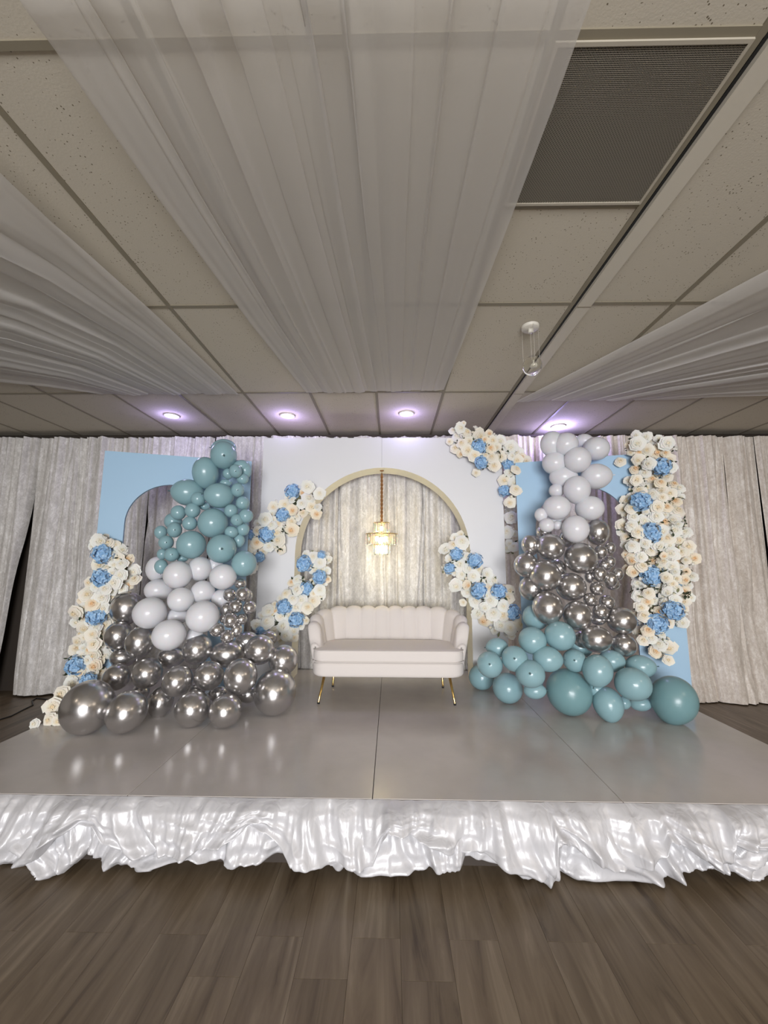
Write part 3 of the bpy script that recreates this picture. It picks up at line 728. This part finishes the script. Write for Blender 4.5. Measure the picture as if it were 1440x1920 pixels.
def orient(p, nrm, s, R, tilt=.5):
    d = ((CAM-p).normalized()*.55+nrm*.75+Vector((R.uniform(-tilt, tilt), R.uniform(-tilt, tilt)*.5, R.uniform(-tilt, tilt)*1.1+.05))).normalized()
    qn = d.to_track_quat('Z', 'Y').to_matrix().to_4x4() @ Matrix.Rotation(R.random()*6.28, 4, 'Z') @ Matrix.Diagonal((s, s, s, 1))
    qn.translation = p; return qn
def garland(name, label, circles, hyds, plane, seed, extra=(), white=.5, peach=.2, dens=.75, small=.25, bulge=.09, dmap=None):
    """plane(px,py) -> (point on board, normal toward viewer)"""
    R = random.Random(seed); c0 = circles[-1]; base = plane(c0[0], c0[1])[0]
    g = thing(name, label, 'flowers', base)
    placed = [(x, y, r*.95) for x, y, r in hyds]
    def edge(x, y): return max(1-sqrt((x-cx)**2+(y-cy)**2)/cr for cx, cy, cr in circles)
    def put(kind, x, y, r, lift):
        p, nn = plane(x, y); v = p-CAM; zc = v.dot(fw); s = r/F*zc
        e = max(0, min(1, edge(x, y)*1.6)); p = p+nn*(.025+bulge*e+lift); v2 = p-CAM
        # keep the same line of sight
        dr = ray(x, y); p = CAM+dr*(v2.dot(fw)/dr.dot(fw))
        s = r/F*v2.dot(fw)
        return p, nn, s
    # moss/foam core
    qm = MB()
    for cx, cy, cr in circles:
        p, nn = plane(cx, cy); v = (p-CAM).dot(fw); rr = cr/F*v*.62; t1 = nn.orthogonal().normalized(); t2 = nn.cross(t1)
        rws = []
        for j in range(5):
            a = pi/2*j/4; rad = rr*cos(a)+.001; rws.append([p+(t1*cos(2*pi*k/10)+t2*sin(2*pi*k/10))*rad*(.85+.3*noise.noise(Vector((k*1.3, j, cx))))+nn*(.006+(.02+bulge*.35)*sin(a)) for k in range(10)])
        qm.grid(rws, True)
    ob('moss_base', me('moss_base', [v-base for v in qm.v], qm.f, M_moss), g, base, kind='stuff')
    for x, y, r in hyds:
        p, nn, s = put('h', x, y, r*1.15, .012); ob('hydrangea', HYD[R.randrange(3)], g, mw=orient(p, nn, s, R, .3), label='blue hydrangea')
    for x, y, r in extra:
        placed.append((x, y, r*.8)); p, nn, s = put('r', x, y, r, .01); ob('rose', ROS[1][R.randrange(3)], g, mw=orient(p, nn, s*1.05, R))
    nr = 0
    wsum = [c[2]**2 for c in circles]
    for ph, (lo_, hi_, tries) in enumerate(((8.5, 12.0, 900), (6.0, 8.0, 1100), (3.6, 5.0, 1100))):
        for k in range(tries):
            if nr > 285: break
            cx, cy, cr = R.choices(circles, wsum)[0]; a = R.random()*6.283; rr = cr*sqrt(R.random())*1.0; x, y = cx+rr*cos(a), cy+rr*sin(a); r = R.uniform(lo_, hi_)
            if rr > cr-r*.35: continue
            if any((x-X)**2+(y-Y)**2 < (dens*(r+Rr))**2 for X, Y, Rr in placed): continue
            placed.append((x, y, r)); nr += 1
            lift = R.uniform(-.035, .035)-(.0 if ph == 0 else .015*ph)
            p, nn, s = put('r', x, y, r, lift); t = R.random()
            if ph < 2:
                mi = 0 if t < white else (2 if t > 1-peach else 1)
                ob('rose', ROS[mi][R.randrange(3)], g, mw=orient(p, nn, s*1.12, R, .55), label='peach-centred rose' if mi == 2 else None)
            elif t < .45: ob('rosebud', BUD[R.randrange(2)], g, mw=orient(p, nn, s*1.2, R, .8))
            else: ob('blossom_spray', BLO[R.randrange(3)], g, mw=orient(p, nn, s*1.7, R, .6))
    nl = int(sum(c[2]**2 for c in circles)/230)
    for k in range(min(nl, 90)):
        cx, cy, cr = R.choices(circles, wsum)[0]; a = R.random()*6.283; rr = cr*(sqrt(R.random())*.55+.42); x, y = cx+rr*cos(a), cy+rr*sin(a)
        p, nn, s = put('l', x, y, R.uniform(6, 10), .005 if k % 3 == 0 else -.02); ob('leaf', LEF[0 if k % 4 else 1], g, mw=orient(p, nn, s*1.1, R, 1.2))
    return g
def plane_of(pA, nrm, yoff=0):
    n_ = -nrm if nrm.y > 0 else nrm
    def f(px, py):
        d = ray(px, py); t = (pA-CAM).dot(n_)/d.dot(n_); return CAM+d*t, n_
    return f
plA = plane_of(Vector((0, AY, 0)), Vector((0, 1, 0))); plL = plane_of(lpA, ln_); plR = plane_of(rpA, rn_)

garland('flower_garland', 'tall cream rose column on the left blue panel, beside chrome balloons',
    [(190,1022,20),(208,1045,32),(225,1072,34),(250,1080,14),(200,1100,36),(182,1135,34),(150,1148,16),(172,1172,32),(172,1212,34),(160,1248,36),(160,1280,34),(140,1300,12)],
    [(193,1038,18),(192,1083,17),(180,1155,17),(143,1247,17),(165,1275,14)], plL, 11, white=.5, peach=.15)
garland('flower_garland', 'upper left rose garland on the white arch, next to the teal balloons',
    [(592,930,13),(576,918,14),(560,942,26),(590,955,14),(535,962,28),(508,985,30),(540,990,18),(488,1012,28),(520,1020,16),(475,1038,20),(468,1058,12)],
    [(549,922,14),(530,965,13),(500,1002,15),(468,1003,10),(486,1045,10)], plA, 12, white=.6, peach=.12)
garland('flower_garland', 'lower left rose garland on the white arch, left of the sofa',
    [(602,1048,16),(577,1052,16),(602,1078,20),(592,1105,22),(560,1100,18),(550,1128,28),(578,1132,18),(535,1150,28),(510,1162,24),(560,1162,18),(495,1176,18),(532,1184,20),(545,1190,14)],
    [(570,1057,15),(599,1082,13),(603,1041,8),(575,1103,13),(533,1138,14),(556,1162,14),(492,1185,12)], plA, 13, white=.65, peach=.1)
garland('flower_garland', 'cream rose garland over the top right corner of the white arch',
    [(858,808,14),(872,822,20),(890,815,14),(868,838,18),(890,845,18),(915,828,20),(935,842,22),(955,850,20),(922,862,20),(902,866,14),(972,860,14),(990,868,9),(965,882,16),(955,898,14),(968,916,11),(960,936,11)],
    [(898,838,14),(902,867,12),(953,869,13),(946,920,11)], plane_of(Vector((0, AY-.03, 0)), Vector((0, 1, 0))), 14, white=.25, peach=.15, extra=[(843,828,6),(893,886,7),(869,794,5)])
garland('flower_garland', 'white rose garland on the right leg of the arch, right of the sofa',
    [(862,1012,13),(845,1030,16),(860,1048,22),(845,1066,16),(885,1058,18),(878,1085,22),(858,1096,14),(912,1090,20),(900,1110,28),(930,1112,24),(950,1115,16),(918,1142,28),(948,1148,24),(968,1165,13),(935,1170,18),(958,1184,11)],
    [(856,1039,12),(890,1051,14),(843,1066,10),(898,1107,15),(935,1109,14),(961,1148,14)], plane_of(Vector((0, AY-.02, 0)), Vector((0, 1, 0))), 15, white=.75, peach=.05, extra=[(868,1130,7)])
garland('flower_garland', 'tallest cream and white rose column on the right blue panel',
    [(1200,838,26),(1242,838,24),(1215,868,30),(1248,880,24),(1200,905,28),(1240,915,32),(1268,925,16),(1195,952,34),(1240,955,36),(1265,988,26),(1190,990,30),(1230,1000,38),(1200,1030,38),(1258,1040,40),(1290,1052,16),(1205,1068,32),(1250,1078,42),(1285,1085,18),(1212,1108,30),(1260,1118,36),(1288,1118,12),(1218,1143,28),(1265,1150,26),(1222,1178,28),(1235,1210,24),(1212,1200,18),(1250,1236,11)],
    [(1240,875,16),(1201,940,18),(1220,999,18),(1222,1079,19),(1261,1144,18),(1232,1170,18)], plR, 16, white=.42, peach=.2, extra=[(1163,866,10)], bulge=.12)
garland('flower_garland', 'dim strip of flowers hanging behind, seen in the gap right of the arch',
    [(955,945,12),(956,970,12),(955,1000,12),(957,1025,10)], [], plane_of(Vector((0, 4.34, 0)), Vector((0, 1, 0))), 17, white=.6, peach=.1, bulge=.03)
# loose roses lying on the deck by the largest chrome balloon
R = random.Random(5)
for (x, y, r, lb) in ((116, 1302, 13, 'cream rose on the stage, topmost beside the largest chrome balloon'), (100, 1325, 14, 'large cream rose against the left side of the largest chrome balloon'),
                      (94, 1350, 11, 'small pointed cream rose on the left stage edge'), (110, 1351, 11, 'cream rose tucked under the largest chrome balloon'), (65, 1357, 8, 'pale rose lying apart at the far left stage corner')):
    yy = 2.87+(1352-y)*.004; p = at_y(x, y, yy); s = r/F*(p-CAM).dot(fw)
    if y > 1340: 
        for it in range(12):
            p = at_z(x, y, STZ+s*.75); s = r/F*(p-CAM).dot(fw)
    o = ob('rose', ROS[1 if r > 8 else 0][R.randrange(3)], mw=orient(p, Vector((0, -1, .2)), s*1.1, R, .3)); tag(o, lb, 'rose', 'loose roses by the left chrome balloons')

# ------------------------------------------------------------------ balloons
def bal_mesh(mt):
    q = MB(); prof = []
    for i in range(21):
        a = pi*i/20; z = cos(a); r = sin(a)
        if z < 0: r *= 1-.10*z*z*(1 if z > -.9 else 1); z *= 1.06
        prof.append((max(r, .0008), z))
    prof.reverse(); q.lathe(prof, 32); return q.m('balloon', mt)
def knot_mesh(mt):
    q = MB(); q.lathe([(.03, -1.04), (.035, -1.08), (.06, -1.10), (.035, -1.13), (.05, -1.17), (.075, -1.19), (.001, -1.17)], 10); return q.m('knot', mt)
BM = {'s': bal_mesh(M_chrome), 'w': bal_mesh(M_white_bal), 't': bal_mesh(M_teal)}
KM = {'s': knot_mesh(M_chrome), 'w': knot_mesh(M_white_bal), 't': knot_mesh(M_knot)}
BM['T'] = bal_mesh(mat('deep_teal_latex', srgb(114, 150, 155), 0.3)); KM['T'] = KM['t']
BL = {'T': 'giant deeper teal balloon', 's': 'chrome silver balloon', 'w': 'matte white balloon', 't': 'dusty teal balloon'}
def balloon(g, c, px, py, rx, ry, ang, depth, R, ground=False, dot=False):
    y = depth
    for it in range(14 if ground else 1):
        p = at_y(px, py, y); v = p-CAM; zc = v.dot(fw); dist = v.length; ct = zc/dist
        if ground:
            rw = min(ry, (rx+ry)/2)*zc/F; el = -(v.z)/dist
            # bottom tangent of the sphere: centre height = STZ + radius
            tgt = at_z(px, py, STZ+rw*.96); y = tgt.y
    if not ground and p.z-min(rx, ry)*zc/F < STZ: return balloon(g, c, px, py, rx, ry, ang, depth, R, True, dot)
    rad2 = Vector((px-720, -(py-960))); rd = rad2.normalized() if rad2.length > 1 else Vector((1, 0)); tn = Vector((-rd.y, rd.x))
    vr = v.normalized(); er3 = (rt*rd.x+up*rd.y); er = (er3-vr*er3.dot(vr)).normalized(); et = (rt*tn.x+up*tn.y).normalized()
    def w3(a2, ln): 
        dr_, dt = a2.dot(rd)*ln, a2.dot(tn)*ln; return (et*dt+er*dr_*ct)*(zc/F)
    a = radians(ang); e1 = w3(Vector((cos(a), sin(a))), rx); e2 = w3(Vector((-sin(a), cos(a))), ry)
    l1, l2 = e1.length, e2.length; n1 = e1.normalized(); e2 = e2-n1*e2.dot(n1); n2 = e2.normalized()
    n3 = n1.cross(n2)            # toward the viewer
    if n3.dot(vr) > 0: n2 = -n2; n3 = -n3
    l3 = (l1+l2)/2
    if dot: # tail turned toward the viewer
        M = Matrix((n2*l2, n1*l1, -n3*l3)).transposed().to_4x4()
    elif max(l1, l2) > min(l1, l2)*1.08:      # long axis is the balloon axis
        if l1 > l2: M = Matrix((n2*l2, n3*l2, n1*l1*(1 if px > 350 and px < 1000 else -1))).transposed().to_4x4()
        else: M = Matrix((n3*l1, n1*l1, n2*l2)).transposed().to_4x4()
        if M.determinant() < 0: M = M @ Matrix.Diagonal((-1, 1, 1, 1))
    else:
        M = Matrix((n1*l1, n2*l2, n3*l3)).transposed().to_4x4()
    if dot:
        M3 = Matrix.Rotation(R.uniform(-.35, .35), 4, 'X') @ Matrix.Rotation(R.uniform(-.35, .35), 4, 'Y')
        s_ = M.to_scale(); 
    M.translation = p
    o = ob('balloon', BM[c], g, mw=M, label=BL[c]); k = bpy.data.objects.new('knot', KM[c]); COL.objects.link(k); k.parent = o
    return p
Lc = [  # crop coordinates (scale 2.88, origin 0,780): colour, x, y, rx, ry, angle, layer, flags
 ('s',475,1570,162,140,12,0,'g'),('s',685,1595,108,124,-15,0,'g'),('s',868,1540,72,84,0,0,'g'),('s',1040,1580,106,94,22,0,'g'),('s',1218,1590,90,94,0,0,'g'),('s',1485,1489,116,128,0,0,'g'),
 ('s',630,1410,78,72,0,.35,''),('s',795,1387,87,84,0,.25,''),('s',957,1430,78,94,-25,.1,''),('s',1128,1402,82,80,0,.25,''),('s',1300,1405,92,99,0,.15,''),
 ('s',1402,1262,82,82,0,.45,''),('s',1530,1316,80,82,0,.65,''),('s',1230,1285,92,74,0,.65,''),('s',1065,1258,83,84,0,.45,''),('s',925,1300,74,58,0,.75,''),('s',757,1218,84,86,0,.35,''),('s',640,1185,82,76,0,.6,''),
 ('s',685,1035,96,90,0,.7,''),('s',665,1305,74,52,0,.75,''),('s',1180,1500,52,46,0,.7,''),('s',1060,1482,52,42,0,.6,''),('s',1340,1500,60,50,0,.8,''),('s',1335,1215,62,52,0,.85,''),('s',1450,1200,50,40,0,.9,''),('s',760,1490,50,45,0,.75,''),
 ('s',1298,906,32,27,0,.25,''),('s',1310,962,40,40,0,.1,''),('s',1240,966,36,34,0,.2,''),('s',1336,972,28,34,0,.3,''),('s',1272,1028,37,37,0,.1,''),('s',1348,1035,37,37,0,.15,''),('s',1222,1045,36,38,0,.3,''),('s',1245,1103,42,42,0,.1,''),
 ('s',1306,1098,30,30,0,.2,''),('s',1173,1155,42,37,0,.15,''),('s',1278,1156,32,38,0,.2,''),('s',1228,1192,38,38,0,.1,''),('s',1210,1092,26,26,0,.35,''),
 ('w',845,825,60,66,0,.5,''),('w',960,858,81,76,0,.1,''),('w',1080,825,68,66,0,.35,''),('w',1205,868,75,69,0,.1,''),('w',855,940,78,60,0,.4,''),('w',977,992,75,67,0,.1,''),('w',1095,950,68,62,0,.3,''),('w',1195,985,55,50,0,.45,''),
 ('w',810,1063,98,84,8,.05,''),('w',1095,1083,96,84,20,.05,''),('w',960,1080,60,45,0,.4,''),('w',913,1182,98,82,12,-.02,''),('w',1050,1190,50,45,0,.4,''),('w',1160,805,45,40,0,.5,''),
 ('t',1208,212,73,76,0,.15,'d'),('t',1210,170,66,46,0,.4,''),('t',1110,305,74,84,0,.2,''),('t',1015,413,90,72,-5,.25,''),('t',1185,430,81,68,-5,.1,''),('t',1070,448,41,38,0,.1,''),('t',1040,510,43,41,0,.1,''),('t',1105,487,30,22,0,.35,''),
 ('t',963,522,43,40,0,.15,''),('t',1150,578,84,80,0,.15,''),('t',1025,580,42,38,0,.1,''),('t',935,568,50,45,0,.4,''),('t',943,615,42,42,0,.12,'d'),('t',868,628,36,36,0,.2,''),('t',897,683,43,38,0,.15,'d'),('t',1033,695,82,76,0,.15,''),
 ('t',1197,717,82,78,0,.08,'d'),('t',928,748,42,38,0,.1,'d'),('t',876,745,30,30,0,.3,''),('t',870,812,38,38,0,.15,''),('t',1318,797,69,70,0,.2,''),('t',1272,298,36,37,0,.05,'d'),('t',1305,272,45,35,0,.3,''),('t',1232,312,30,30,0,.25,''),
 ('t',1310,340,33,30,0,.25,''),('t',1220,362,32,22,0,.35,''),('t',1283,400,36,38,0,.12,'d'),('t',1310,470,37,37,0,.2,''),('t',1248,512,38,36,0,.12,''),('t',1328,540,40,38,0,.15,''),('t',1280,562,35,33,0,.08,'d'),('t',1312,612,36,35,0,.25,''),
 ('t',1250,627,38,33,0,.12,''),('t',1290,672,32,36,0,.3,''),('t',1325,295,34,42,0,.35,''),('t',985,768,32,22,0,.35,'')]
Rc = [  # scale 2.4, origin 840,780
 ('w',468,125,55,57,0,.3,''),('w',530,128,58,54,0,.15,''),('w',612,112,42,32,0,.4,''),('w',667,147,62,54,-5,.2,''),('w',583,197,63,59,0,.05,''),('w',480,212,58,52,0,.35,''),('w',665,272,72,58,5,.15,''),('w',518,274,64,50,0,.35,''),
 ('w',580,331,63,62,0,.1,''),('w',488,336,35,32,0,.4,''),('w',490,412,64,55,0,.1,''),('w',637,415,68,56,5,.15,''),('w',419,445,30,31,0,.2,''),('w',478,462,48,36,0,.4,''),('w',445,492,36,32,0,.1,''),('w',493,492,26,22,0,.25,''),('w',573,509,64,62,0,.0,''),
 ('s',672,522,57,58,0,.25,''),('s',432,522,36,32,0,.45,''),('s',372,580,43,46,0,.3,''),('s',461,590,65,61,0,.15,''),('s',597,640,78,70,0,.1,''),('s',352,672,57,55,0,.3,''),('s',437,719,73,71,0,.12,''),('s',492,690,45,45,0,.45,''),('s',375,775,57,56,0,.4,''),
 ('s',553,769,71,64,0,.2,''),('s',448,863,71,73,0,.1,''),('s',583,898,68,67,0,.1,''),('s',780,920,72,61,0,.15,''),('s',665,1003,72,61,0,.12,''),('s',790,1030,60,52,0,.3,''),('s',600,1008,42,42,0,.45,''),('s',540,550,40,40,0,.5,''),
 ('s',688,612,32,31,0,.1,''),('s',730,593,25,26,0,.15,''),('s',728,655,27,27,0,.2,''),('s',703,672,34,28,0,.25,''),('s',682,711,35,34,0,.1,''),('s',765,710,27,28,0,.15,''),('s',732,735,33,34,0,.12,''),('s',740,758,33,26,0,.25,''),('s',636,724,22,26,0,.25,''),
 ('s',670,776,34,31,0,.12,''),('s',640,826,32,31,0,.12,''),('s',715,838,37,33,0,.18,''),('s',687,881,38,36,0,.08,''),('s',675,916,36,26,0,.25,''),
 ('t',395,905,60,58,0,.5,''),('t',380,1010,64,62,0,.25,''),('t',503,989,72,66,-5,.15,''),('t',222,1042,50,44,0,.5,''),('t',188,1118,58,60,0,.3,'d'),('t',300,1092,60,59,0,.2,'d'),('t',447,1093,68,58,-5,.2,''),('t',570,1100,55,52,0,.3,'d'),
 ('t',735,1102,60,50,0,.4,''),('t',865,1127,70,52,0,.35,''),('t',673,1145,74,70,-20,.05,''),('t',370,1160,67,64,0,.05,'d'),('t',832,1206,88,74,-5,.0,''),('t',268,1224,68,70,0,0,'g'),('t',150,1175,57,58,0,0,'g'),('t',390,1236,50,38,0,.45,''),
 ('T',544,1240,104,107,0,0,'g'),('t',720,1295,71,78,0,0,'g'),('t',792,1290,30,30,0,.4,''),('t',866,1296,50,32,0,.45,''),('T',1015,1276,120,102,-22,0,'g'),('t',665,1228,42,42,0,.4,''),('t',770,1040,40,40,0,.6,''),('t',590,1040,60,50,0,.6,'')]
def bgar(label, L_, sc_, ox, oy, ys, seed):
    R = random.Random(seed); root = thing('balloon_garland', label, 'balloons', (0, 0, STZ))
    base = at_z((L_[0][1]/sc_+ox+L_[-1][1]/sc_+ox)/2, 1300, STZ); root.location = base; OFF[root.name] = base.copy()
    for c, x, y, rx, ry, an_, ly, fg in L_:
        px, py = ox+x/sc_, oy+y/sc_
        balloon(root, c, px, py, rx/sc_, ry/sc_, an_, interp(ys, py)+ly*.42, R, 'g' in fg, 'd' in fg)
    return root
bgar('left balloon garland climbing from chrome to white to teal balloons', Lc, 2.88, 0, 780, [(780, 3.36), (1000, 3.3), (1100, 3.18), (1200, 3.02), (1300, 2.93), (1400, 2.9)], 1)
bgar('right balloon garland climbing from teal to chrome to white balloons', Rc, 2.4, 840, 780, [(780, 3.40), (1000, 3.28), (1150, 3.15), (1240, 3.0), (1300, 2.98), (1400, 2.95)], 2)
